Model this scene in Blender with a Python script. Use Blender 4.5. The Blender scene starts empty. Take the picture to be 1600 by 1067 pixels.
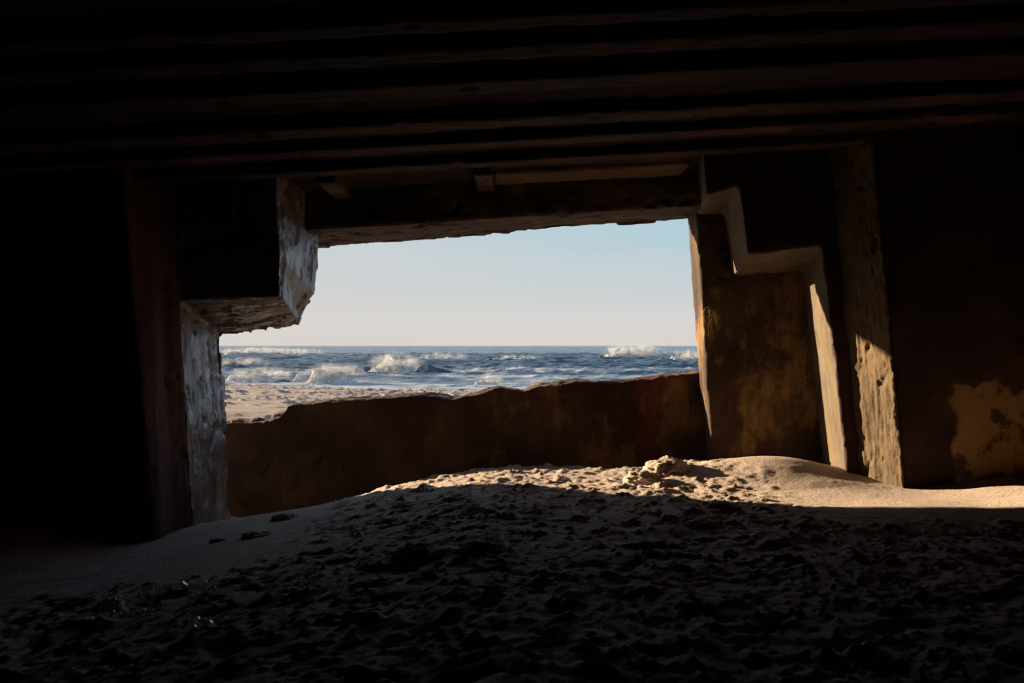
import bpy, bmesh, math, random
import numpy as np
from mathutils import Vector

random.seed(7)
RNG = np.random.default_rng(11)
F = 1200.0            # focal length in pixels of the 1600 px wide frame
EYE = 1.60            # eye height above the world origin
HOR = 540.0           # row of the horizon
SC = bpy.context.scene
COL = SC.collection


def P(px, py, d):
    """photo pixel at depth d -> world point"""
    return ((px - 800.0) / F * d, d, EYE + (HOR - py) / F * d)


# ------------------------------------------------------------------ noise
_perm = RNG.permutation(256)
_perm = np.concatenate([_perm, _perm, _perm])
_g = RNG.normal(size=(256, 3))
_g /= np.linalg.norm(_g, axis=1)[:, None]


def perlin(p):
    p = np.asarray(p, dtype=np.float64)
    i = np.floor(p).astype(np.int64)
    f = p - i
    i &= 255
    u = f * f * f * (f * (f * 6 - 15) + 10)

    def corner(a, b, c):
        h = _perm[_perm[_perm[i[:, 0] + a] + i[:, 1] + b] + i[:, 2] + c]
        g = _g[h]
        return g[:, 0] * (f[:, 0] - a) + g[:, 1] * (f[:, 1] - b) + g[:, 2] * (f[:, 2] - c)

    def mix(a, b, t):
        return a + (b - a) * t
    x00 = mix(corner(0, 0, 0), corner(1, 0, 0), u[:, 0])
    x10 = mix(corner(0, 1, 0), corner(1, 1, 0), u[:, 0])
    x01 = mix(corner(0, 0, 1), corner(1, 0, 1), u[:, 0])
    x11 = mix(corner(0, 1, 1), corner(1, 1, 1), u[:, 0])
    return mix(mix(x00, x10, u[:, 1]), mix(x01, x11, u[:, 1]), u[:, 2]) * 1.5


def fbm(p, octaves=4, gain=0.5, lac=2.03):
    p = np.asarray(p, dtype=np.float64)
    s, a, t = 0.0, 1.0, 0.0
    for k in range(octaves):
        s = s + a * perlin(p + 17.3 * k)
        t += a
        a *= gain
        p = p * lac
    return s / t


def billow(p, octaves=4, gain=0.5):
    p = np.asarray(p, dtype=np.float64)
    s, a, t = 0.0, 1.0, 0.0
    for k in range(octaves):
        s = s + a * np.abs(perlin(p + 9.1 * k))
        t += a
        a *= gain
        p = p * 2.1
    return s / t


def sstep(a, b, x):
    t = np.clip((x - a) / (b - a), 0, 1)
    return t * t * (3 - 2 * t)


# ------------------------------------------------------------------ objects
def link(o, parent=None):
    COL.objects.link(o)
    if parent is not None:
        o.parent = parent
    return o


def tag(o, label, cat, group=None, kind=None):
    if label:
        o['label'] = label
    if cat:
        o['category'] = cat
    if group:
        o['group'] = group
    if kind:
        o['kind'] = kind
    return o


def mesh_obj(name, verts, faces, mat, parent=None, loc=None, smooth=True, sharp=None):
    me = bpy.data.meshes.new(name)
    v = np.asarray(verts, dtype=np.float64)
    if loc is not None:
        v = v - np.asarray(loc)
    me.from_pydata([tuple(q) for q in v], [], [tuple(int(i) for i in f) for f in faces])
    me.validate()
    me.update()
    if smooth:
        me.polygons.foreach_set('use_smooth', [True] * len(me.polygons))
        if sharp:
            me.set_sharp_from_angle(angle=math.radians(sharp))
    if mat:
        me.materials.append(mat)
    o = bpy.data.objects.new(name, me)
    if loc is not None:
        o.location = loc
    return link(o, parent)


def grid_faces(nr, nc, flip=False):
    r, c = np.meshgrid(np.arange(nr - 1), np.arange(nc - 1), indexing='ij')
    a = (r * nc + c).ravel()
    f = np.stack([a, a + 1, a + nc + 1, a + nc], axis=1)
    return f[:, ::-1] if flip else f


def fast_grid(name, verts, nr, nc, mat, flip=False):
    f = grid_faces(nr, nc, flip)
    me = bpy.data.meshes.new(name)
    me.vertices.add(len(verts))
    me.vertices.foreach_set('co', np.asarray(verts, dtype=np.float32).ravel())
    me.loops.add(f.size)
    me.loops.foreach_set('vertex_index', f.ravel().astype(np.int32))
    me.polygons.add(len(f))
    me.polygons.foreach_set('loop_start', (np.arange(len(f)) * 4).astype(np.int32))
    me.update(calc_edges=True)
    me.polygons.foreach_set('use_smooth', [True] * len(f))
    me.materials.append(mat)
    o = bpy.data.objects.new(name, me)
    return link(o)


def prism(near, dn, far, df):
    """solid between an outline at depth dn and the matching outline at depth df"""
    n = len(near)
    v = [P(x, y, dn) for x, y in near] + [P(x, y, df) for x, y in far]
    f = [list(range(n)), list(range(2 * n - 1, n - 1, -1))]
    for i in range(n):
        j = (i + 1) % n
        f.append([i, j, n + j, n + i])
    return v, f


def columns(cols):
    """solid from vertical edges: (top point, bottom point) each"""
    n = len(cols)
    v = [c[0] for c in cols] + [c[1] for c in cols]
    f = [list(range(n)), list(range(2 * n - 1, n - 1, -1))]
    for i in range(n):
        j = (i + 1) % n
        f.append([i, j, n + j, n + i])
    return v, f


def edge_line(px0, py0, px1, py1, d, ztop, zbot):
    """vertical edge through two photo points at depth d, run to given heights"""
    a, b = Vector(P(px0, py0, d)), Vector(P(px1, py1, d))
    s = (b - a) / (b.z - a.z)
    return tuple(a + s * (EYE + ztop - a.z)), tuple(a + s * (EYE + zbot - a.z))


def box(x0, x1, y0, y1, z0, z1):
    v = [(x0, y0, z0), (x1, y0, z0), (x1, y1, z0), (x0, y1, z0), (x0, y0, z1), (x1, y0, z1), (x1, y1, z1), (x0, y1, z1)]
    return v, [(0, 3, 2, 1), (4, 5, 6, 7), (0, 1, 5, 4), (1, 2, 6, 5), (2, 3, 7, 6), (3, 0, 4, 7)]


def solid(name, shells, voxel, mat, disp, parent=None, sharp=None):
    """joined closed shells -> one even skin, then worn by the function disp(co, normal)"""
    bm = bmesh.new()
    for v, f in shells:
        vs = [bm.verts.new(q) for q in v]
        fs = [bm.faces.new([vs[i] for i in q]) for q in f]
        bmesh.ops.recalc_face_normals(bm, faces=fs)
    me = bpy.data.meshes.new(name + '_rough')
    bm.to_mesh(me)
    bm.free()
    tmp = bpy.data.objects.new(name + '_rough', me)
    COL.objects.link(tmp)
    m = tmp.modifiers.new('skin', 'REMESH')
    m.mode = 'VOXEL'
    m.voxel_size = voxel
    dg = bpy.context.evaluated_depsgraph_get()
    out = bpy.data.meshes.new_from_object(tmp.evaluated_get(dg))
    bpy.data.objects.remove(tmp)
    bpy.data.meshes.remove(me)
    out.name = name
    n = len(out.vertices)
    co = np.empty(n * 3, dtype=np.float32)
    out.vertices.foreach_get('co', co)
    no = np.empty(n * 3, dtype=np.float32)
    out.vertices.foreach_get('normal', no)
    co, no = co.reshape(-1, 3).astype(np.float64), no.reshape(-1, 3).astype(np.float64)
    co = disp(co, no)
    out.vertices.foreach_set('co', co.astype(np.float32).ravel())
    out.polygons.foreach_set('use_smooth', [True] * len(out.polygons))
    out.update()
    if sharp:
        out.set_sharp_from_angle(angle=math.radians(sharp))
    out.materials.clear()
    out.materials.append(mat)
    o = bpy.data.objects.new(name, out)
    return link(o, parent)


def worn(amp=0.02, streak=(14, 14, 1.6), samp=0.008, big=1.2, pits=0.02):
    """weathered concrete: broad unevenness, form-board streaks and pits"""
    def fn(co, no):
        d = amp * fbm(co * big * 2.0, 4) + samp * fbm(co * np.array(streak), 3)
        p = fbm(co * 6.5 + 40, 3)
        d -= pits * sstep(0.22, 0.5, p)
        d -= pits * 1.4 * sstep(0.30, 0.5, fbm(co * np.array((3, 3, 2.0)) + 80, 4))
        return co + no * d[:, None]
    return fn


# ------------------------------------------------------------------ materials
class Nodes:
    def __init__(self, name):
        self.m = bpy.data.materials.new(name)
        self.m.use_nodes = True
        self.nt = self.m.node_tree
        self.bsdf = self.nt.nodes['Principled BSDF']
        self.coord = self.nt.nodes.new('ShaderNodeTexCoord').outputs['Object']

    def new(self, t, **kw):
        n = self.nt.nodes.new(t)
        for k, v in kw.items():
            setattr(n, k, v)
        return n

    def put(self, sock, val):
        if hasattr(val, 'links'):
            self.nt.links.new(val, sock)
        elif isinstance(val, (tuple, list)) and len(val) == 3 and sock.type == 'RGBA':
            sock.default_value = (*val, 1)
        else:
            sock.default_value = val

    def mapped(self, scale, loc=(0, 0, 0)):
        n = self.new('ShaderNodeMapping')
        self.put(n.inputs['Vector'], self.coord)
        n.inputs['Scale'].default_value = scale
        n.inputs['Location'].default_value = loc
        return n.outputs[0]

    def noise(self, scale, detail=5, rough=0.55, vec=None, dist=0.0):
        n = self.new('ShaderNodeTexNoise')
        self.put(n.inputs['Vector'], vec if vec is not None else self.coord)
        n.inputs['Scale'].default_value = scale
        n.inputs['Detail'].default_value = detail
        n.inputs['Roughness'].default_value = rough
        n.inputs['Distortion'].default_value = dist
        return n.outputs['Fac']

    def remap(self, v, a, b, c=0.0, d=1.0):
        n = self.new('ShaderNodeMapRange', interpolation_type='SMOOTHSTEP')
        self.put(n.inputs['Value'], v)
        for k, q in zip(('From Min', 'From Max', 'To Min', 'To Max'), (a, b, c, d)):
            n.inputs[k].default_value = q
        return n.outputs[0]

    def math(self, op, a, b=0.0):
        n = self.new('ShaderNodeMath', operation=op)
        self.put(n.inputs[0], a)
        self.put(n.inputs[1], b)
        return n.outputs[0]

    def mix(self, fac, a, b, blend='MIX'):
        n = self.new('ShaderNodeMix', data_type='RGBA', blend_type=blend)
        self.put(n.inputs[0], fac)
        self.put(n.inputs[6], a)
        self.put(n.inputs[7], b)
        return n.outputs[2]

    def sep(self):
        n = self.new('ShaderNodeSeparateXYZ')
        self.put(n.inputs[0], self.coord)
        return n.outputs

    def bump(self, height, strength, dist, normal=None):
        n = self.new('ShaderNodeBump')
        self.put(n.inputs['Height'], height)
        n.inputs['Strength'].default_value = strength
        n.inputs['Distance'].default_value = dist
        if normal is not None:
            self.put(n.inputs['Normal'], normal)
        return n.outputs[0]

    def finish(self, color, rough, normal=None, spec=0.5):
        self.put(self.bsdf.inputs['Base Color'], color)
        self.put(self.bsdf.inputs['Roughness'], rough)
        self.put(self.bsdf.inputs['Specular IOR Level'], spec)
        if normal is not None:
            self.put(self.bsdf.inputs['Normal'], normal)
        return self.m


def concrete(name, base, dark, ochre, ochre_amt=0.5, inner_shade=None, rough=0.85, spec=0.3, streak=(22, 22, 1.4), bump=0.5, rust=None, plaster=None, wet=False):
    n = Nodes(name)
    a = n.remap(n.noise(1.7, 6, 0.6), 0.35, 0.7)
    c = n.mix(a, dark, base)
    o = n.math('MULTIPLY', n.remap(n.noise(2.3, 5, 0.65, n.mapped((1, 1, 0.7), (7, 3, 1))), 0.48, 0.68), ochre_amt)
    if rust:
        o = n.math('MULTIPLY', o, n.remap(n.sep()[0], -1.6, 0.9, 0.12, 1.0))   # the ochre crust thins out to one side
    c = n.mix(o, c, ochre)
    st = n.noise(1.0, 4, 0.6, n.mapped(streak))
    c = n.mix(n.remap(st, 0.35, 0.75, 0.0, 0.55), c, tuple(q * 0.45 for q in base))
    sp = n.noise(38, 3, 0.6)
    c = n.mix(n.remap(sp, 0.60, 0.72, 0, 0.7), c, tuple(q * 0.3 for q in base))
    if rust:
        x = n.sep()[0]
        w = n.math('ADD', x, n.remap(n.noise(4, 3), 0.2, 0.8, -0.12, 0.12))
        band = n.math('MULTIPLY', n.remap(w, rust[0], rust[0] + 0.1), n.remap(w, rust[1] - 0.12, rust[1], 1.0, 0.0))
        c = n.mix(n.math('MULTIPLY', band, 0.75), c, (0.075, 0.012, 0.006))
    if plaster:
        x, y, z = n.sep()[0], n.sep()[1], n.sep()[2]
        wob = n.remap(n.noise(2.2, 5, 0.7), 0.2, 0.8, -0.22, 0.22)
        top = n.remap(n.math('ADD', z, wob), plaster[1] - 0.05, plaster[1] + 0.05, 1.0, 0.0)
        lef = n.remap(n.math('ADD', x, n.math('MULTIPLY', wob, 0.3)), plaster[0] - 0.03, plaster[0] + 0.03)
        hole = n.remap(n.noise(3.1, 5, 0.65, n.mapped((1, 1, 1), (1.2, 0, 4.4))), 0.50, 0.58, 1.0, 0.15)
        c = n.mix(n.math('MULTIPLY', n.math('MULTIPLY', top, lef), hole), c, (0.22, 0.12, 0.045))
    if inner_shade:
        # deep shade put into the inner face's colour, unevenly; the jambs keep theirs
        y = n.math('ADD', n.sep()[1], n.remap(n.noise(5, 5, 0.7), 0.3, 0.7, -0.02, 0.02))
        shade_breakup = n.remap(n.noise(4.0, 6, 0.7, n.mapped((1, 1, 0.6), (4, 2, 8))), 0.62, 0.70, 1.0, 0.35)
        c = n.mix(n.math('MULTIPLY', n.remap(y, 6.02, 6.06, 1.0, 0.0), shade_breakup), c, inner_shade)
    nb = n.bump(st, bump, 0.012)
    nb = n.bump(n.noise(9, 8, 0.65), bump, 0.02, nb)
    nb = n.bump(n.noise(60, 4, 0.6), bump * 0.8, 0.004, nb)
    r = rough
    if wet:
        r = n.remap(n.noise(3.0, 5, 0.6, n.mapped((2, 2, 0.8))), 0.35, 0.65, rough, min(1, rough + 0.4))
    return n.finish(c, r, nb, spec)


M = {}
M['right'] = concrete('tan weathered concrete', (0.145, 0.112, 0.080), (0.085, 0.062, 0.045), (0.18, 0.105, 0.03), 0.6, inner_shade=(0.034, 0.013, 0.012))
M['pillar'] = concrete('streaked tan concrete', (0.155, 0.108, 0.064), (0.085, 0.056, 0.034), (0.20, 0.115, 0.038), 0.5, streak=(34, 34, 1.3), bump=1.0)
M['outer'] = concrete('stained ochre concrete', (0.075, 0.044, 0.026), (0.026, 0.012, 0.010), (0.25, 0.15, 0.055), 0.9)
M['low'] = concrete('rust stained concrete', (0.085, 0.046, 0.028), (0.030, 0.012, 0.010), (0.23, 0.14, 0.055), 0.85, rust=(1.25, 1.62))
M['left'] = concrete('wet grey concrete', (0.21, 0.19, 0.18), (0.05, 0.034, 0.028), (0.15, 0.095, 0.055), 0.45, rough=0.13, spec=1.0, wet=True, bump=0.9)
M['inner'] = concrete('dark brown concrete', (0.13, 0.062, 0.055), (0.07, 0.03, 0.028), (0.14, 0.06, 0.04), 0.4)
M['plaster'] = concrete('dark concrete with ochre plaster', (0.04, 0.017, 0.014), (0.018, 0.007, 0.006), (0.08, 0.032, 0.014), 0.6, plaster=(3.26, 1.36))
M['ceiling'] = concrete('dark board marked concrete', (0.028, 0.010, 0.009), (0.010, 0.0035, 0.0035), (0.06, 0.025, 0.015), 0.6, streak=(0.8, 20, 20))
M['beam'] = concrete('lit brown beam concrete', (0.055, 0.025, 0.021), (0.012, 0.004, 0.004), (0.11, 0.055, 0.034), 0.6, streak=(0.8, 20, 20))
M['lintel'] = concrete('spalled brown concrete', (0.075, 0.048, 0.030), (0.025, 0.012, 0.010), (0.17, 0.105, 0.042), 0.6, streak=(1.6, 16, 16))


def sand_mat(name, base, dark, bump=0.6):
    n = Nodes(name)
    c = n.mix(n.remap(n.noise(2.2, 6, 0.6), 0.3, 0.7), dark, base)
    c = n.mix(n.remap(n.noise(140, 2, 0.5), 0.55, 0.75, 0, 0.35), c, tuple(q * 0.5 for q in base))
    nb = n.bump(n.noise(34, 7, 0.7), bump, 0.03)
    nb = n.bump(n.noise(180, 3, 0.6), bump * 0.7, 0.003, nb)
    return n.finish(c, 0.92, nb, 0.25)


M['sand'] = sand_mat('bunker sand', (0.58, 0.465, 0.405), (0.45, 0.355, 0.305))
M['beach'] = sand_mat('beach sand', (0.36, 0.29, 0.245), (0.24, 0.19, 0.16))

n = Nodes('sea water')
at = n.new('ShaderNodeAttribute', attribute_name='foam').outputs['Fac']
fo = n.noise(1.0, 8, 0.68, n.mapped((0.32, 1.1, 1.0)), 0.6)
fo2 = n.noise(1.0, 5, 0.6, n.mapped((1.6, 3.2, 1.0), (3, 8, 0)))
mask = n.remap(n.math('ADD', n.math('ADD', fo, n.math('MULTIPLY', fo2, 0.35)), n.math('MULTIPLY', at, 0.5)), 0.90, 1.08)
wc = n.mix(mask, (0.030, 0.055, 0.085), (0.34, 0.37, 0.41))
nb = n.bump(n.noise(1.0, 6, 0.6, n.mapped((0.9, 2.0, 1.0))), 0.6, 0.25)
M['sea'] = n.finish(wc, n.remap(mask, 0, 1, 0.22, 0.85), nb, 0.5)

n = Nodes('wave water')
st = n.noise(1.0, 6, 0.6, n.mapped((2.2, 1.2, 0.8), (2, 0, 0)))
wc = n.mix(n.remap(st, 0.50, 0.66, 0, 0.8), (0.030, 0.042, 0.050), (0.30, 0.31, 0.32))
M['wave'] = n.finish(wc, 0.25, n.bump(n.noise(3.0, 5, 0.6), 0.6, 0.12), 0.5)

n = Nodes('sea foam')
fc = n.mix(n.remap(n.noise(2.2, 5, 0.65), 0.35, 0.65), (0.66, 0.645, 0.63), (0.90, 0.88, 0.86))
nb = n.bump(n.noise(5, 6, 0.7), 0.7, 0.15)
M['foam'] = n.finish(fc, 0.9, nb, 0.1)
tr = n.new('ShaderNodeBsdfTranslucent')
n.put(tr.inputs[0], fc)
n.put(tr.inputs['Normal'], nb)
ms = n.new('ShaderNodeMixShader')
ms.inputs[0].default_value = 0.5
n.put(ms.inputs[1], n.bsdf.outputs[0])
n.put(ms.inputs[2], tr.outputs[0])
n.put(n.nt.nodes['Material Output'].inputs['Surface'], ms.outputs[0])


def spray_mat(scale, dens):
    """drifting salt spray: thin scattering mist, thickest in the middle of its cloud"""
    n = Nodes('salt spray mist')
    n.nt.nodes.remove(n.bsdf)
    ln = n.new('ShaderNodeVectorMath', operation='LENGTH')
    n.put(ln.inputs[0], n.coord)
    fall = n.remap(ln.outputs['Value'], 0.15, 1.0, 1.0, 0.0)
    ns = n.remap(n.noise(1.0, 5, 0.6, n.mapped(tuple(q * 0.7 for q in scale), tuple(RNG.uniform(0, 9, 3))), 0.8), 0.42, 0.70)
    vol = n.new('ShaderNodeVolumeScatter')
    vol.inputs['Color'].default_value = (0.95, 0.95, 0.95, 1)
    vol.inputs['Anisotropy'].default_value = 0.0
    n.put(vol.inputs['Density'], n.math('MULTIPLY', n.math('MULTIPLY', fall, ns), dens))
    n.put(n.nt.nodes['Material Output'].inputs['Volume'], vol.outputs[0])
    return n.m


n = Nodes('pale shell')
M['shell'] = n.finish((0.8, 0.84, 0.84), 0.12, None, 1.0)
n = Nodes('dry root')
M['root'] = n.finish((0.16, 0.11, 0.06), 0.9, None, 0.2)

# ------------------------------------------------------------------ setting: the bunker
NEAR, LEFT_OUT, MID, OUT, FRONT = 6.0, 7.1, 7.2, 7.9, 5.65
LOW_N, LOW_F = 8.0, 8.5


def left_wear(co, no):
    base = worn(0.018, (17, 17, 1.5), 0.010, 1.6, 0.018)(co, no)
    base -= no * (0.02 * sstep(0.12, 0.18, fbm(co * np.array((5.0, 5.0, 2.2)) + 60, 4)))[:, None]
    # the seaward edge is eaten away in layers
    k = sstep(6.55, 7.1, co[:, 1])
    d = -0.045 * k * np.round(2 * sstep(-0.05, 0.4, fbm(co * np.array((3.5, 3.5, 4.0)) + 5, 4))) / 2
    return base + no * d[:, None]


L1 = prism([(-300, 150), (429, 150), (435, 330), (437, 400), (440, 463), (283, 470), (-300, 500)], NEAR,
           [(-100, 200), (500, 240), (499, 386), (492, 458), (470, 508), (350, 527), (-100, 541)], LEFT_OUT)
L2 = prism([(-300, 430), (280, 430), (302, 828), (310, 1000), (-300, 1000)], NEAR,
           [(-100, 490), (348, 490), (360, 797), (366, 960), (-100, 960)], LEFT_OUT)
o = solid('wall_left', [L1, L2], 0.02, M['left'], left_wear)
tag(o, 'stepped grey concrete wall left of the opening, its jamb shining bluish', 'wall', kind='structure')

a0 = edge_line(281, 470, 300, 828, NEAR - 0.015, 1.9, -2.2)
a = edge_line(252, 467, 272, 826, 5.86, 1.9, -2.2)
b = edge_line(208, 467, 239, 828, 5.60, 1.9, -2.2)
pc = columns([a0, a, b, ((-5.4, FRONT, EYE + 1.9), (-5.4, FRONT, EYE - 2.2)), ((-5.4, 6.6, EYE + 1.9), (-5.4, 6.6, EYE - 2.2)),
              ((a[0][0] - 0.15, 6.3, a[0][2]), (a[1][0] - 0.15, 6.3, a[1][2]))])
o = solid('wall_inner_left', [pc], 0.022, M['inner'], worn(0.02, (9, 9, 1.2), 0.008, 1.2, 0.015))
tag(o, 'dark brown inner wall with upright edge left of the blue-lit jamb', 'wall', kind='structure')

R1 = prism([(1090, 120), (1104, 306), (1155, 288), (1900, 288), (1900, 120)], NEAR,
           [(1080, 150), (1090, 336), (1131, 334), (1750, 330), (1750, 150)], MID)
R2 = prism([(1150, 250), (1155, 288), (1169, 397), (1284, 383), (1900, 370), (1900, 250)], NEAR,
           [(1128, 280), (1131, 334), (1145, 431), (1253, 423), (1750, 420), (1750, 280)], MID)
R3 = prism([(1280, 350), (1284, 383), (1325, 752), (1347, 960), (1900, 960), (1900, 350)], NEAR,
           [(1249, 390), (1253, 423), (1285, 725), (1302, 900), (1750, 900), (1750, 390)], MID)
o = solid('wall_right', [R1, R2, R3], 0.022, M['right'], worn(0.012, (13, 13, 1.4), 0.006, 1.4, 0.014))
tag(o, 'tan concrete wall with stair-stepped jambs right of the opening, partly sunlit', 'wall', kind='structure')

a = edge_line(1316, 440, 1344, 752, NEAR, 1.9, -2.2)
b = edge_line(1383, 440, 1412, 757, FRONT, 1.9, -2.2)
c = (tuple(Vector(b[0]) + Vector((0.015, 0.03, 0))), tuple(Vector(b[1]) + Vector((0.015, 0.03, 0))))


def pillar_wear(co, no):
    d = 0.012 * fbm(co * 3.0, 3) + 0.017 * fbm(co * np.array((36, 36, 2.4)), 3) + 0.012 * fbm(co * np.array((16, 16, 9.0)) + 4, 4)
    d -= 0.02 * sstep(0.25, 0.42, fbm(co * np.array((9, 9, 5.0)) + 33, 3))
    return co + no * d[:, None]


pc = columns([a, b, c, ((c[0][0], 6.4, c[0][2]), (c[1][0], 6.4, c[1][2])), ((a[0][0], 6.4, a[0][2]), (a[1][0], 6.4, a[1][2]))])
o = solid('pillar', [pc], 0.013, M['pillar'], pillar_wear)
tag(o, 'rough streaked concrete pier with a sunlit face beside the stepped wall', 'pillar', kind='structure')

a = edge_line(1383, 440, 1412, 757, FRONT + 0.035, 1.9, -2.2)
pc = columns([a, ((5.4, FRONT + 0.035, EYE + 1.9), (5.4, FRONT + 0.035, EYE - 2.2)), ((5.4, 6.6, EYE + 1.9), (5.4, 6.6, EYE - 2.2)),
              ((a[0][0] + 0.05, 6.6, EYE + 1.9), (a[1][0] + 0.05, 6.6, EYE - 2.2))])
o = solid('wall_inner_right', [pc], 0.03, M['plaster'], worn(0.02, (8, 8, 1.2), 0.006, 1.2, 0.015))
tag(o, 'dark inner wall with peeling ochre plaster, right of the sunlit pier', 'wall', kind='structure')

RO = prism([(1080, 180), (1088, 330), (1103, 600), (1115, 723), (1126, 900), (1700, 900), (1700, 180)], MID,
           [(1064, 180), (1073, 330), (1093, 600), (1106, 723), (1116, 900), (1600, 900), (1600, 180)], OUT)
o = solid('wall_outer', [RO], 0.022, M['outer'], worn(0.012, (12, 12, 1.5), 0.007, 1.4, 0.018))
tag(o, 'dark ochre-stained wall recessed behind the stepped jambs, with a thin sunlit edge', 'wall', kind='structure')

top = [(290, 664), (356, 662), (406, 662), (438, 650), (449, 635), (497, 629), (560, 625), (616, 621), (663, 618), (707, 625), (740, 617), (777, 607),
       (817, 613), (840, 605), (902, 596), (950, 598), (990, 595), (1037, 589), (1065, 584), (1095, 582), (1150, 580)]
near = [(1150, 900)] + [(290, 900)] + top
far = [(1120, 860), (330, 860)] + [(800 + (x - 800) * 0.945, 540 + (y - 540) * 0.935 + 0.5) for x, y in top]


def low_wear(co, no):
    q = worn(0.014, (9, 9, 2.0), 0.005, 1.4, 0.02)(co, no)
    up = np.clip(no[:, 2], 0, 1)
    q[:, 2] += up * (0.03 * fbm(co * 5.0 + 3, 5) + 0.02 * billow(co * 14.0, 3))
    return q


o = solid('wall_low', [prism(near, LOW_N, far, LOW_F)], 0.02, M['low'], low_wear)
tag(o, 'low broken concrete wall across the foot of the opening, rust and ochre stained', 'wall', kind='structure')

LN = prism([(370, 100), (370, 366), (475, 360), (640, 350), (780, 341), (900, 334), (1085, 322), (1190, 316), (1190, 100)], 6.7,
           [(400, 140), (400, 395), (497, 387), (672, 376), (790, 366), (868, 357), (1075, 343), (1180, 336), (1180, 140)], OUT)


def lintel_wear(co, no):
    q = worn(0.014, (1.5, 9, 9), 0.010, 1.4, 0.03)(co, no)
    k = sstep(7.3, 7.8, co[:, 1]) * np.clip(-no[:, 2], 0, 1)
    q[:, 2] += k * 0.05 * (np.floor(2.2 * fbm(co * np.array((1.3, 2.0, 1)) + 9, 3) + 0.5) * 0.5 + 0.2)
    return q


o = solid('lintel', [LN], 0.022, M['lintel'], lintel_wear)
tag(o, 'thick dark concrete lintel over the opening with a spalled lower edge', 'lintel', kind='structure')

SL = 0.053   # the whole bunker leans: heights rise to the right


def ceil_z(x):
    return EYE + 1.445 + SL * x


v = []
for x, z in ((-5.6, ceil_z(-5.6)), (5.6, ceil_z(5.6))):
    v += [(x, -3.4, z), (x, 7.85, z), (x, -3.4, z + 0.7), (x, 7.85, z + 0.7)]
slab = (v, [(0, 1, 5, 4), (2, 6, 7, 3), (0, 4, 6, 2), (1, 3, 7, 5), (0, 2, 3, 1), (4, 5, 7, 6)])
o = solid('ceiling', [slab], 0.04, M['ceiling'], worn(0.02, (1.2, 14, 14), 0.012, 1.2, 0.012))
tag(o, 'dark board-marked concrete ceiling of the bunker', 'ceiling', kind='structure')


def ceiling_bar(name, d0, d1, x0, x1, drop, mat, wear):
    vs = []
    for x in (x0, x1):
        z = ceil_z(x)
        vs += [(x, d0, z - drop), (x, d1, z - drop), (x, d0, z + 0.05), (x, d1, z + 0.05)]
    return solid(name, [(vs, [(0, 1, 5, 4), (2, 6, 7, 3), (0, 4, 6, 2), (1, 3, 7, 5), (0, 2, 3, 1), (4, 5, 7, 6)])], 0.02, mat, wear)


bw = worn(0.008, (1.4, 14, 14), 0.006, 1.5, 0.012)
BEAMS = [(5.78, 0.17, 0.075, 'ceiling beam nearest the lintel, just above the opening'),
         (5.24, 0.18, 0.07, 'second ceiling beam back from the lintel, catching a thin brown glint'),
         (4.72, 0.20, 0.08, 'third ceiling beam back from the lintel, broad and dull red brown'),
         (4.05, 0.20, 0.08, 'fourth ceiling beam back from the lintel, across the dark ceiling'),
         (3.62, 0.16, 0.07, 'fifth ceiling beam back from the lintel, nearly black'),
         (3.28, 0.14, 0.07, 'ceiling beam farthest from the lintel, at the top of the photo')]
for d, w, drop, lab in BEAMS:
    o = ceiling_bar('ceiling_beam', d - w / 2, d + w / 2, -5.2, 5.2, drop, M['beam'] if d > 4.3 else M['ceiling'], bw)  # beams nearer the opening get a lighter brown: caught light put into the colour
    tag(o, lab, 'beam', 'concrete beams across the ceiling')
for i, (px, w, lab) in enumerate(((521, 0.15, 'short concrete rib under the ceiling at the left end of the lintel'),
                                  (757, 0.15, 'short concrete rib under the ceiling at the middle of the lintel'))):
    x = (px - 800) / F * 6.3
    o = ceiling_bar('ceiling_rib', 6.02, 6.66, x - w / 2, x + w / 2, 0.10, M['lintel'], bw)
    tag(o, lab, 'rib', 'short ribs under the ceiling')
o = ceiling_bar('ceiling_step', 6.28, 6.66, (772 - 800) / F * 6.3, 1.46, 0.05, M['pillar'], bw)  # tan lighter than the ceiling carries the bounced sunlight in its colour
tag(o, 'shallow tan ledge under the ceiling between middle rib and right jamb', 'ledge')

for nm, bx, lab in (('wall_side_left', box(-5.9, -5.3, -3.4, 6.5, -0.6, 3.6), 'dark side wall of the bunker beyond the left inner wall'),
                    ('wall_side_right', box(5.3, 5.9, -3.4, 6.5, -0.6, 3.9), 'dark side wall of the bunker beyond the right inner wall'),
                    ('wall_back', box(-5.9, 5.9, -3.9, -3.3, -0.6, 3.9), 'dark back wall of the bunker facing the opening')):
    o = mesh_obj(nm, bx[0], bx[1], M['inner'], smooth=False)
    tag(o, lab, 'wall', kind='structure')

# ------------------------------------------------------------------ sand inside


def sand_base(x, d):
    z = -1.06 + 0.0 * x
    z = z - 0.15 * np.where(x < 0, np.sqrt(x * x + 0.04) - 0.2, 0)            # falls away to the left
    z = z + 0.34 * sstep(-2.6, -3.9, x) * sstep(4.0, 5.6, d)                  # banked against the left wall
    z = z + 0.09 * sstep(2.9, 3.7, x)                                        # and the right one
    z = z + 0.165 * np.exp(-(((x - 2.10) / 0.62) ** 2 + ((d - 6.15) / 0.42) ** 2)) + 0.05 * np.exp(-((d - 4.65) / 0.45) ** 2) * sstep(0.3, 1.2, x)   # wind-blown mound
    z = z - (0.20 + 0.10 * sstep(0.6, 1.4, x)) * sstep(6.45, 7.1, d) - 0.16 * sstep(5.9, 7.0, d) * sstep(-0.7, -1.9, x)                   # hollow behind the crest
    z = z + 0.05 * np.exp(-(((x - 1.3) / 0.5) ** 2 + ((d - 6.2) / 0.5) ** 2))
    z = z + 0.05 * np.exp(-(((d - 3.2) / 1.2) ** 2))
    return EYE + z


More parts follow.
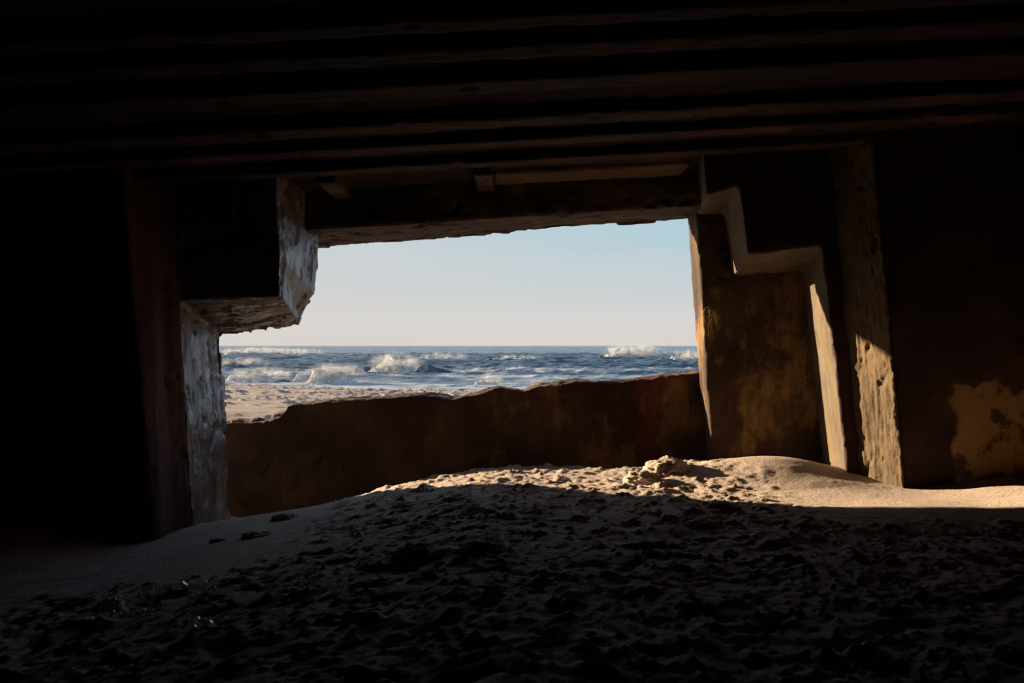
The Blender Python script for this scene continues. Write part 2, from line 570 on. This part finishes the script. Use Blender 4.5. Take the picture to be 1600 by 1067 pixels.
def rough_amount(x, d):
    a = np.ones_like(x)
    a *= 1 - 0.9 * sstep(-0.9, -1.7, x + 0.10 * (d - 5)) * sstep(3.9, 4.6, d)          # smooth drift on the left
    a *= 1 - 0.9 * sstep(1.45, 2.1, x) * sstep(4.1, 4.7, d)                            # and on the right
    a *= 1 - 0.75 * np.exp(-(((x - 2.06) / 0.45) ** 2 + ((d - 6.2) / 0.4) ** 2))
    return np.clip(a, 0.06, 1)


def sand_height(x, d):
    p = np.stack([x, d, np.zeros_like(x)], axis=1)
    w = np.stack([fbm(p * 1.7 + 3, 3), fbm(p * 1.7 + 31, 3), 0 * x], axis=1) * 0.18
    q = p + w
    a = rough_amount(x, d)
    lumps = fbm(q * np.array((2.6, 3.8, 1)), 4, 0.55)
    clods = sstep(0.10, 0.42, fbm(q * np.array((6.0, 8.5, 1)) + 12, 4, 0.6))
    pits = sstep(0.10, 0.40, fbm(q * np.array((4.2, 6.0, 1)) + 57, 3))
    crumbs = np.maximum(0, fbm(q * 17 + 5, 3, 0.6))
    rip = fbm(q * np.array((1.2, 5.0, 1)) + 70, 3)
    return sand_base(x, d) + a * (0.022 * lumps + 0.026 * clods - 0.019 * pits + 0.030 * crumbs + 0.02 * np.maximum(0, fbm(q * 30 + 9, 2))) + 0.010 * rip * (1 - 0.5 * a)


xs = np.concatenate([np.linspace(-5.5, -4.25, 12), np.linspace(-4.2, 4.2, 440), np.linspace(4.25, 5.5, 12)])
ds = np.concatenate([np.linspace(-3.4, 1.9, 40), np.linspace(1.95, 8.15, 340)])
D_, X_ = np.meshgrid(ds, xs, indexing='ij')
X_, D_ = X_.ravel(), D_.ravel()
o = fast_grid('floor', np.stack([X_, D_, sand_height(X_, D_)], axis=1), len(ds), len(xs), M['sand'])
tag(o, 'trodden drift sand covering the bunker floor', 'sand floor', kind='structure')


def gz(x, d):
    return float(sand_height(np.array([x]), np.array([d]))[0])


_ico = bmesh.new()
bmesh.ops.create_icosphere(_ico, subdivisions=4, radius=1)
ICO_V = np.array([v.co[:] for v in _ico.verts])
ICO_F = [[v.index for v in f.verts] for f in _ico.faces]
_ico.free()


def find_depth(px, py):
    """depth where the sight line through the pixel meets the sand"""
    for d in np.arange(2.2, 7.2, 0.02):
        x, _, z = P(px, py, d)
        if z <= gz(x, d):
            return d
    return 6.3


CL = [(1045, 735, 0.17, 0.13, 'knobbly sunlit sand clump at the wall foot, largest on the sand crest'),
      (1003, 754, 0.13, 0.10, 'sunlit sand clump just in front of the knobbly crest clump'),
      (1128, 796, 0.09, 0.055, 'dark flat sand clump just below the sunlit band, under the wall jamb'),
      (1098, 822, 0.09, 0.05, 'dark sand clump on the smooth shaded sand, second below the sunlit band'),
      (655, 874, 0.13, 0.09, 'dark crumbly sand lump in mid floor, left of centre'),
      (752, 860, 0.10, 0.06, 'low dark sand lump right of the crumbly mid-floor lump'),
      (447, 810, 0.09, 0.05, 'dark sand clod at the edge of the smooth left drift, topmost there'),
      (405, 836, 0.10, 0.035, 'flat dark clod on the smooth drift, midway in a row of three'),
      (342, 846, 0.05, 0.03, 'small dark clod nearest the left jamb on the smooth drift')]
for px, py, r, h, lab in CL:
    d = find_depth(px, py)
    x = (px - 800) / F * d
    z = gz(x, d)
    s = RNG.uniform(0, 50)
    q = ICO_V * (0.8 + 0.9 * billow(ICO_V * 2.6 + s, 4, 0.65)[:, None])
    q = q * np.array((r * 1.15, r * 0.85, h * 0.85)) + np.array((x, d, z - h * 0.12))
    o = mesh_obj('sand_clump', q, ICO_F, M['sand'], loc=(x, d, z))
    tag(o, lab, 'sand clump', 'sand clumps on the bunker floor')

# glinting fragments in the near left sand
vv, ff = [], []
for cx, cy, sx, sy, cnt in ((185, 940, 55, 16, 40), (240, 912, 30, 8, 26), (315, 987, 35, 8, 22), (330, 922, 60, 10, 20), (420, 930, 40, 10, 10), (100, 952, 50, 10, 10)):
    for k in range(cnt):
        px, py = RNG.normal(cx, sx), RNG.normal(cy, sy)
        d = 1.22 * F / max(80, (py - HOR)) * 1.0
        x = (px - 800) / F * d
        z = gz(x, d)
        r = RNG.uniform(0.008, 0.022)
        b0 = len(vv)
        up = RNG.normal(size=3) * np.array((1, 1, 0.5)) + np.array((0, -0.3, 0.8))
        up /= np.linalg.norm(up)
        t = np.cross(up, RNG.normal(size=3))
        t /= np.linalg.norm(t)
        s = np.cross(up, t)
        m = int(RNG.integers(4, 7))
        c0 = np.array((x, d, z + r * 0.5))
        ring = [c0 + r * RNG.uniform(0.6, 1.1) * (math.cos(2 * math.pi * j / m) * t + math.sin(2 * math.pi * j / m) * s) for j in range(m)]
        vv += [tuple(q) for q in ring] + [tuple(q - up * 0.003) for q in ring]
        ff.append([b0 + j for j in range(m)])
        ff.append([b0 + m + j for j in range(m)][::-1])
        for j in range(m):
            ff.append([b0 + j, b0 + m + j, b0 + m + (j + 1) % m, b0 + (j + 1) % m])
o = mesh_obj('shell_fragments', vv, ff, M['shell'], smooth=False)
tag(o, 'scatter of tiny pale glinting fragments on the dark sand, near left', 'fragments', kind='stuff')

# dry tuft hanging from the edge of the outer wall
vv, ff = [], []
base = np.array(P(1103, 487, 7.17))
for k in range(9):
    p = base + np.array((RNG.uniform(-0.02, 0.04), RNG.uniform(-0.03, 0.0), RNG.uniform(-0.05, 0.03)))
    dirv = np.array((RNG.uniform(-0.2, 0.5), -0.5, RNG.uniform(-0.3, 0.5)))
    ln = RNG.uniform(0.025, 0.04)
    b0 = len(vv)
    for s in range(8):
        r = 0.0035 * (1 - s / 9)
        for j in range(3):
            an = 2 * math.pi * j / 3
            vv.append((p[0] + r * math.cos(an), p[1] + r * math.sin(an), p[2]))
        p = p + dirv / np.linalg.norm(dirv) * ln
        dirv = dirv + np.array((RNG.uniform(-0.15, 0.15), 0.05, -0.35))
    for s in range(7):
        for j in range(3):
            ff.append([b0 + s * 3 + j, b0 + s * 3 + (j + 1) % 3, b0 + s * 3 + 3 + (j + 1) % 3, b0 + s * 3 + 3 + j])
o = mesh_obj('root_tuft', vv, ff, M['root'])
tag(o, 'dry tangled tuft hanging on the sunlit edge of the outer wall', 'root tuft')

for px, py, r, lab in ((371, 655, 0.075, 'rough stone on the low wall next to the left jamb'),
                       (403, 653, 0.085, 'rough stone on the low wall, middle one of the three at its left end'),
                       (436, 646, 0.08, 'rough stone against the step in the low wall top')):
    d = LOW_N + 0.18
    x, _, z = P(px, py + 6, d)
    sd = RNG.uniform(0, 50)
    q = ICO_V * (0.8 + 0.5 * billow(ICO_V * 1.6 + sd, 4, 0.6)[:, None]) * np.array((r * 1.1, r, r * 0.55)) + np.array((x, d, z))
    o = mesh_obj('rubble_stone', q, ICO_F, M['low'], loc=(x, d, z - 0.03))
    tag(o, lab, 'stone', 'rubble on the low wall')

# ------------------------------------------------------------------ outside: beach and sea
SEA = -2.0


def beach_z(x, d):
    z = -0.70 - 0.0407 * (d - 7.3) - 0.02 * (x + 0.37 * d) - 0.14 * sstep(9.2, 8.2, d)
    p = np.stack([x, d, 0 * x], axis=1)
    q = p + 0.25 * np.stack([fbm(p * 1.1, 3), fbm(p * 1.1 + 20, 3), 0 * x], axis=1)
    a = (0.3 + 0.7 * sstep(9.5, 12.0, d)) * (0.45 + 0.8 * sstep(-0.15, 0.3, fbm(p * np.array((0.22, 0.16, 1)) + 51, 3)))
    k = 1 + d / 28.0
    r = 0.05 * sstep(0.12, 0.36, fbm(q * np.array((3.4, 2.0, 1)), 5, 0.65)) - 0.02 * sstep(0.10, 0.4, fbm(q * np.array((2.4, 1.6, 1)) + 33, 3)) + 0.012 * fbm(q * 6, 3)
    return EYE + z + a * k * r


ts = np.linspace(-1.1, 0.9, 520)
db = np.geomspace(8.15, 60, 420)
D_, T_ = np.meshgrid(db, ts, indexing='ij')
D_, T_ = D_.ravel(), T_.ravel()
X_ = T_ * D_
o = fast_grid('beach', np.stack([X_, D_, beach_z(X_, D_)], axis=1), len(db), len(ts), M['beach'])
tag(o, 'sunlit beach sand with footprints between low wall and sea', 'beach', kind='structure')


def sea_h(x, d):
    p = np.stack([x, d, 0 * x], axis=1)
    w = np.stack([fbm(p * 0.06, 2), fbm(p * 0.06 + 40, 2), 0 * x], axis=1) * 4
    q = p + w
    r1 = 1 - 2.2 * np.abs(perlin(q * np.array((0.045, 0.13, 1)) + 3))
    r2 = 1 - 2.2 * np.abs(perlin(q * np.array((0.12, 0.33, 1)) + 13))
    r3 = 1 - 2.2 * np.abs(perlin(q * np.array((0.35, 0.85, 1)) + 23))
    h = 0.42 * r1 + 0.34 * r2 + 0.20 * r3 + 0.16 * fbm(p * np.array((0.9, 1.7, 1)) + 21, 3) - 0.30
    return h * (0.25 + 0.75 * sstep(36, 60, d)) * (1 + 0.6 * sstep(200, 600, d))


ts = np.linspace(-1.0, 0.85, 560)
db = np.concatenate([np.geomspace(26, 160, 430), np.geomspace(161, 4000, 130)])
D_, T_ = np.meshgrid(db, ts, indexing='ij')
D_, T_ = D_.ravel(), T_.ravel()
X_ = T_ * D_
H_ = sea_h(X_, D_)
o = fast_grid('sea', np.stack([X_, D_, EYE + SEA + H_], axis=1), len(db), len(ts), M['sea'])
fa = o.data.attributes.new('foam', 'FLOAT', 'POINT')
fo = 0.50 * sstep(75, 38, D_) + 0.15 * sstep(160, 80, D_) + 0.5 * fbm(np.stack([X_ * 0.05, D_ * 0.16, 0 * X_], axis=1), 3) - 0.6 * sstep(120, 260, D_)
fa.data.foreach_set('value', fo.astype(np.float32))
tag(o, 'blue grey sea with streaks of foam, up to the horizon', 'sea', kind='structure')

WAVES = [  # x0, x1, top, base rows; foam ranges; spray amount; label
    (338, 482, 577, 598, [(338, 438), (458, 486)], 60, 'low breaker with a dark face by the left jamb, nearest the beach'),
    (474, 580, 574, 601, [(476, 566)], 200, 'bright white burst of foam at the beach edge, left of centre'),
    (570, 740, 558, 586, [(570, 655)], 260, 'tall curling breaker, white at one end, dark-faced, in mid opening'),
    (325, 430, 561, 578, [(330, 352), (368, 425)], 60, 'dark-faced breaker with foam by the left jamb, second row out'),
    (735, 800, 588, 604, [(737, 792)], 60, 'small foaming breaker just over the middle of the low wall'),
    (600, 744, 553, 566, [(640, 738)], 60, 'long dark swell with a thin foam crest, behind the tall curling breaker'),
    (755, 860, 556, 567, [(765, 842)], 60, 'thin distant breaker right of the long dark swell'),
    (930, 1036, 545, 563, [(934, 1032)], 420, 'distant white breaker blowing spray, right part of the opening'),
    (1024, 1160, 549, 567, [(1034, 1150)], 200, 'distant foaming breaker partly hidden by the right jamb'),
    (330, 500, 546, 557, [(335, 500)], 300, 'farthest hazy breaker by the left jamb, under the horizon')]
for x0, x1, yt, yb, foams, spray, lab in WAVES:
    dc = -SEA * F / (yb - HOR)
    Hh = (yb - yt) / F * dc
    xa, xb = (x0 - 800) / F * dc, (x1 - 800) / F * dc
    xm = (xa + xb) / 2
    zb = EYE + SEA
    seed = RNG.uniform(0, 90)
    root = bpy.data.objects.new('breaking_wave', None)
    root.location = (xm, dc, zb)
    root.empty_display_size = 0.5
    link(root)
    tag(root, lab, 'wave', 'breaking waves along the shore')
    nu, nv = 150, 26
    u = np.linspace(0, 1, nu)

    def env(uu, grow):
        e = sstep(0, 0.12, uu) * sstep(1.02, 0.35, uu) ** 0.8
        nz = fbm(np.stack([uu * (xb - xa) * 0.55 / grow, 0 * uu + seed, 0 * uu], axis=1), 4)
        return np.clip(e * (0.78 + 0.5 * nz), 0, 1.15)

    # dark water body: gentle back, hollow steep front
    v = np.linspace(-1, 1, nv)
    V_, U_ = np.meshgrid(v, u, indexing='ij')
    V_, U_ = V_.ravel(), U_.ravel()
    e = env(U_, Hh)
    cover = np.zeros_like(U_)
    for (fa0, fa1) in foams:
        ua, ub = ((fa0 - 800) / F * dc - xa) / (xb - xa), ((fa1 - 800) / F * dc - xa) / (xb - xa)
        cover = np.maximum(cover, sstep(ua - 0.02, ua + 0.08, U_) * sstep(ub + 0.10, ub - 0.10, U_))
    e = e * (1.0 - 0.55 * cover)
    prof = np.where(V_ < 0, 1 - sstep(0, 1, -V_) , (1 - np.clip(V_, 0, 1)) ** 1.7)
    off = np.where(V_ < 0, -V_ * 3.4 * Hh, -V_ * 1.1 * Hh + 0.15 * Hh * np.sin(np.clip(V_, 0, 1) * math.pi))
    wob = 0.9 * Hh * fbm(np.stack([U_ * (xb - xa) * 0.35 / Hh, 0 * U_ + seed + 7, 0 * U_], axis=1), 3)
    pts = np.stack([(U_ - 0.5) * (xb - xa), off + wob, -0.12 + (Hh + 0.1) * e * prof - 0.12 * np.abs(V_) ** 4], axis=1)
    pts[:, 2] += 0.16 * Hh * fbm(pts * np.array((1.3, 2.2, 1)) / Hh + seed, 4, 0.6)
    f = grid_faces(nv, nu)
    mesh_obj('water_face', pts, f[:, ::-1], M['wave'], root)
    # tumbling foam
    for (fa0, fa1) in foams:
        ua, ub = ((fa0 - 800) / F * dc - xa) / (xb - xa), ((fa1 - 800) / F * dc - xa) / (xb - xa)
        mu, mv = 170, 44
        w = np.linspace(0, 1, mu)
        t = np.linspace(-0.5, 1.25, mv)
        T_, W_ = np.meshgrid(t, w, indexing='ij')
        T_, W_ = T_.ravel(), W_.ravel()
        UU = ua + (ub - ua) * W_
        wx = UU * (xb - xa) / Hh
        plume = fbm(np.stack([wx * 0.9, 0 * UU + seed, 0 * UU], axis=1), 4, 0.6)
        e = env(np.clip(UU, 0.14, 0.42), Hh) * (0.15 + 0.85 * sstep(0, 0.25, W_) * sstep(1, 0.6, W_)) * np.clip(0.82 + 0.7 * plume, 0.2, 1.3)
        pr = np.where(T_ < 0, 1 - sstep(0, 1.6, -T_), np.clip(1 - np.clip(T_, 0, 1), 0, 1) ** 1.35)
        of = np.where(T_ < 0, -T_ * 1.8 * Hh, -T_ * 1.5 * Hh)
        wob = 0.9 * Hh * fbm(np.stack([UU * (xb - xa) * 0.35 / Hh, 0 * UU + seed + 7, 0 * UU], axis=1), 3)
        q = np.stack([(UU - 0.5) * (xb - xa), of + wob - 0.10 * Hh, -0.08 + Hh * e * pr], axis=1)
        b = billow(q * np.array((1.7, 1.7, 1.1)) / Hh + seed, 5, 0.62)
        ed = sstep(0, 0.10, W_) * sstep(1, 0.90, W_) * sstep(1.25, 0.9, T_) * sstep(-0.5, -0.2, T_)
        q[:, 1] -= Hh * 0.55 * b * ed
        q[:, 0] -= Hh * 0.35 * (b - 0.3) * ed
        q[:, 2] += Hh * (0.45 * b - 0.06) * ed - 0.22 * Hh * (1 - ed)
        mesh_obj('foam', q, grid_faces(mv, mu)[:, ::-1], M['foam'], root)
    # wind-torn spray drifting above and behind the crest
    fa0, fa1 = min(f_[0] for f_ in foams), max(f_[1] for f_ in foams)
    cxm = ((fa0 + fa1) / 2 - 800) / F * dc - xm
    hw = (fa1 - fa0) / 2 / F * dc
    sc = (hw * 1.2, Hh * 0.9, Hh * (0.60 + 0.15 * spray / 400))
    s = mesh_obj('spray', ICO_V, ICO_F, spray_mat(tuple(q / Hh * 2 for q in sc), (0.5 + spray / 70.0) / Hh), root)
    s.location = (cxm + 0.25 * Hh, -0.35 * Hh, Hh * 0.72)
    s.scale = sc
    s['kind'] = 'stuff'

# ------------------------------------------------------------------ light
K, E = 2.1, 0.50       # the sun stands low, out to the left over the sea
sun = bpy.data.lights.new('sun', 'SUN')
sun.energy = 16.5
sun.angle = math.radians(0.6)
sun.color = (1.0, 0.77, 0.475)
so = bpy.data.objects.new('sun', sun)
so.rotation_euler = Vector((K, -1.0, -E)).to_track_quat('-Z', 'Y').to_euler()
so.location = (-20, 30, 12)
link(so)

w = bpy.data.worlds.new('sky')
SC.world = w
w.use_nodes = True
nt = w.node_tree
N, Lk = nt.nodes.new, nt.links.new
tc = N('ShaderNodeTexCoord')
sp = N('ShaderNodeSeparateXYZ')
Lk(tc.outputs['Generated'], sp.inputs[0])
ramp = N('ShaderNodeValToRGB')
cr = ramp.color_ramp
stops = [(0.0, (0.70, 0.645, 0.60)), (0.03, (0.69, 0.66, 0.635)), (0.07, (0.635, 0.645, 0.65)), (0.14, (0.595, 0.645, 0.665)), (0.24, (0.58, 0.66, 0.74)), (0.45, (0.42, 0.53, 0.68)), (1.0, (0.14, 0.24, 0.42))]
cr.elements[0].position, cr.elements[0].color = stops[0][0], (*stops[0][1], 1)
cr.elements[1].position, cr.elements[1].color = stops[-1][0], (*stops[-1][1], 1)
for p_, c_ in stops[1:-1]:
    e_ = cr.elements.new(p_)
    e_.color = (*c_, 1)
Lk(sp.outputs[2], ramp.inputs[0])
# bluer away from the sun, higher up
az = N('ShaderNodeMapRange')
az.inputs['From Min'].default_value, az.inputs['From Max'].default_value = -0.30, 0.30
Lk(sp.outputs[0], az.inputs['Value'])
el = N('ShaderNodeMapRange')
el.inputs['From Min'].default_value, el.inputs['From Max'].default_value = 0.03, 0.17
Lk(sp.outputs[2], el.inputs['Value'])
mu = N('ShaderNodeMath')
mu.operation = 'MULTIPLY'
Lk(az.outputs[0], mu.inputs[0])
Lk(el.outputs[0], mu.inputs[1])
mx = N('ShaderNodeMix')
mx.data_type = 'RGBA'
mx.blend_type = 'MULTIPLY'
Lk(mu.outputs[0], mx.inputs[0])
Lk(ramp.outputs[0], mx.inputs[6])
mx.inputs[7].default_value = (0.62, 0.92, 1.04, 1)
# deep clear blue on the side away from the sun
dz = N('ShaderNodeMapRange')
dz.inputs['From Min'].default_value, dz.inputs['From Max'].default_value = 0.25, 0.46
Lk(sp.outputs[0], dz.inputs['Value'])
m3 = N('ShaderNodeMix')
m3.data_type = 'RGBA'
Lk(dz.outputs[0], m3.inputs[0])
Lk(mx.outputs[2], m3.inputs[6])
m3.inputs[7].default_value = (0.44, 0.68, 1.05, 1)
# faint streaks of cloud low over the sea
mp = N('ShaderNodeMapping')
mp.inputs['Scale'].default_value = (3.0, 3.0, 42.0)
Lk(tc.outputs['Generated'], mp.inputs[0])
ns = N('ShaderNodeTexNoise')
ns.inputs['Scale'].default_value = 1.6
ns.inputs['Detail'].default_value = 5
Lk(mp.outputs[0], ns.inputs['Vector'])
nr = N('ShaderNodeMapRange')
nr.inputs['From Min'].default_value, nr.inputs['From Max'].default_value = 0.35, 0.7
nr.inputs['To Min'].default_value, nr.inputs['To Max'].default_value = 0.0, 0.22
Lk(ns.outputs['Fac'], nr.inputs['Value'])
m2 = N('ShaderNodeMix')
m2.data_type = 'RGBA'
Lk(nr.outputs[0], m2.inputs[0])
Lk(m3.outputs[2], m2.inputs[6])
m2.inputs[7].default_value = (0.72, 0.68, 0.66, 1)
bg = nt.nodes['Background']
Lk(m2.outputs[2], bg.inputs[0])
bg.inputs[1].default_value = 1.0

# ------------------------------------------------------------------ camera
cam = bpy.data.cameras.new('camera')
cam.sensor_width = 36.0
cam.lens = 36.0 * F / 1600.0
cam.shift_y = (HOR - 533.5) / 1600.0
cam.clip_end = 10000
co = bpy.data.objects.new('camera', cam)
co.location = (0, 0, EYE)
co.rotation_euler = (math.radians(90), 0, 0)
link(co)
SC.camera = co
SC.view_settings.view_transform = 'Standard'
SC.view_settings.look = 'None'
SC.view_settings.exposure = 0.0
SC.view_settings.gamma = 1.0
SC.view_settings.use_curve_mapping = False
SC.cycles.max_bounces = 8
SC.cycles.diffuse_bounces = 5
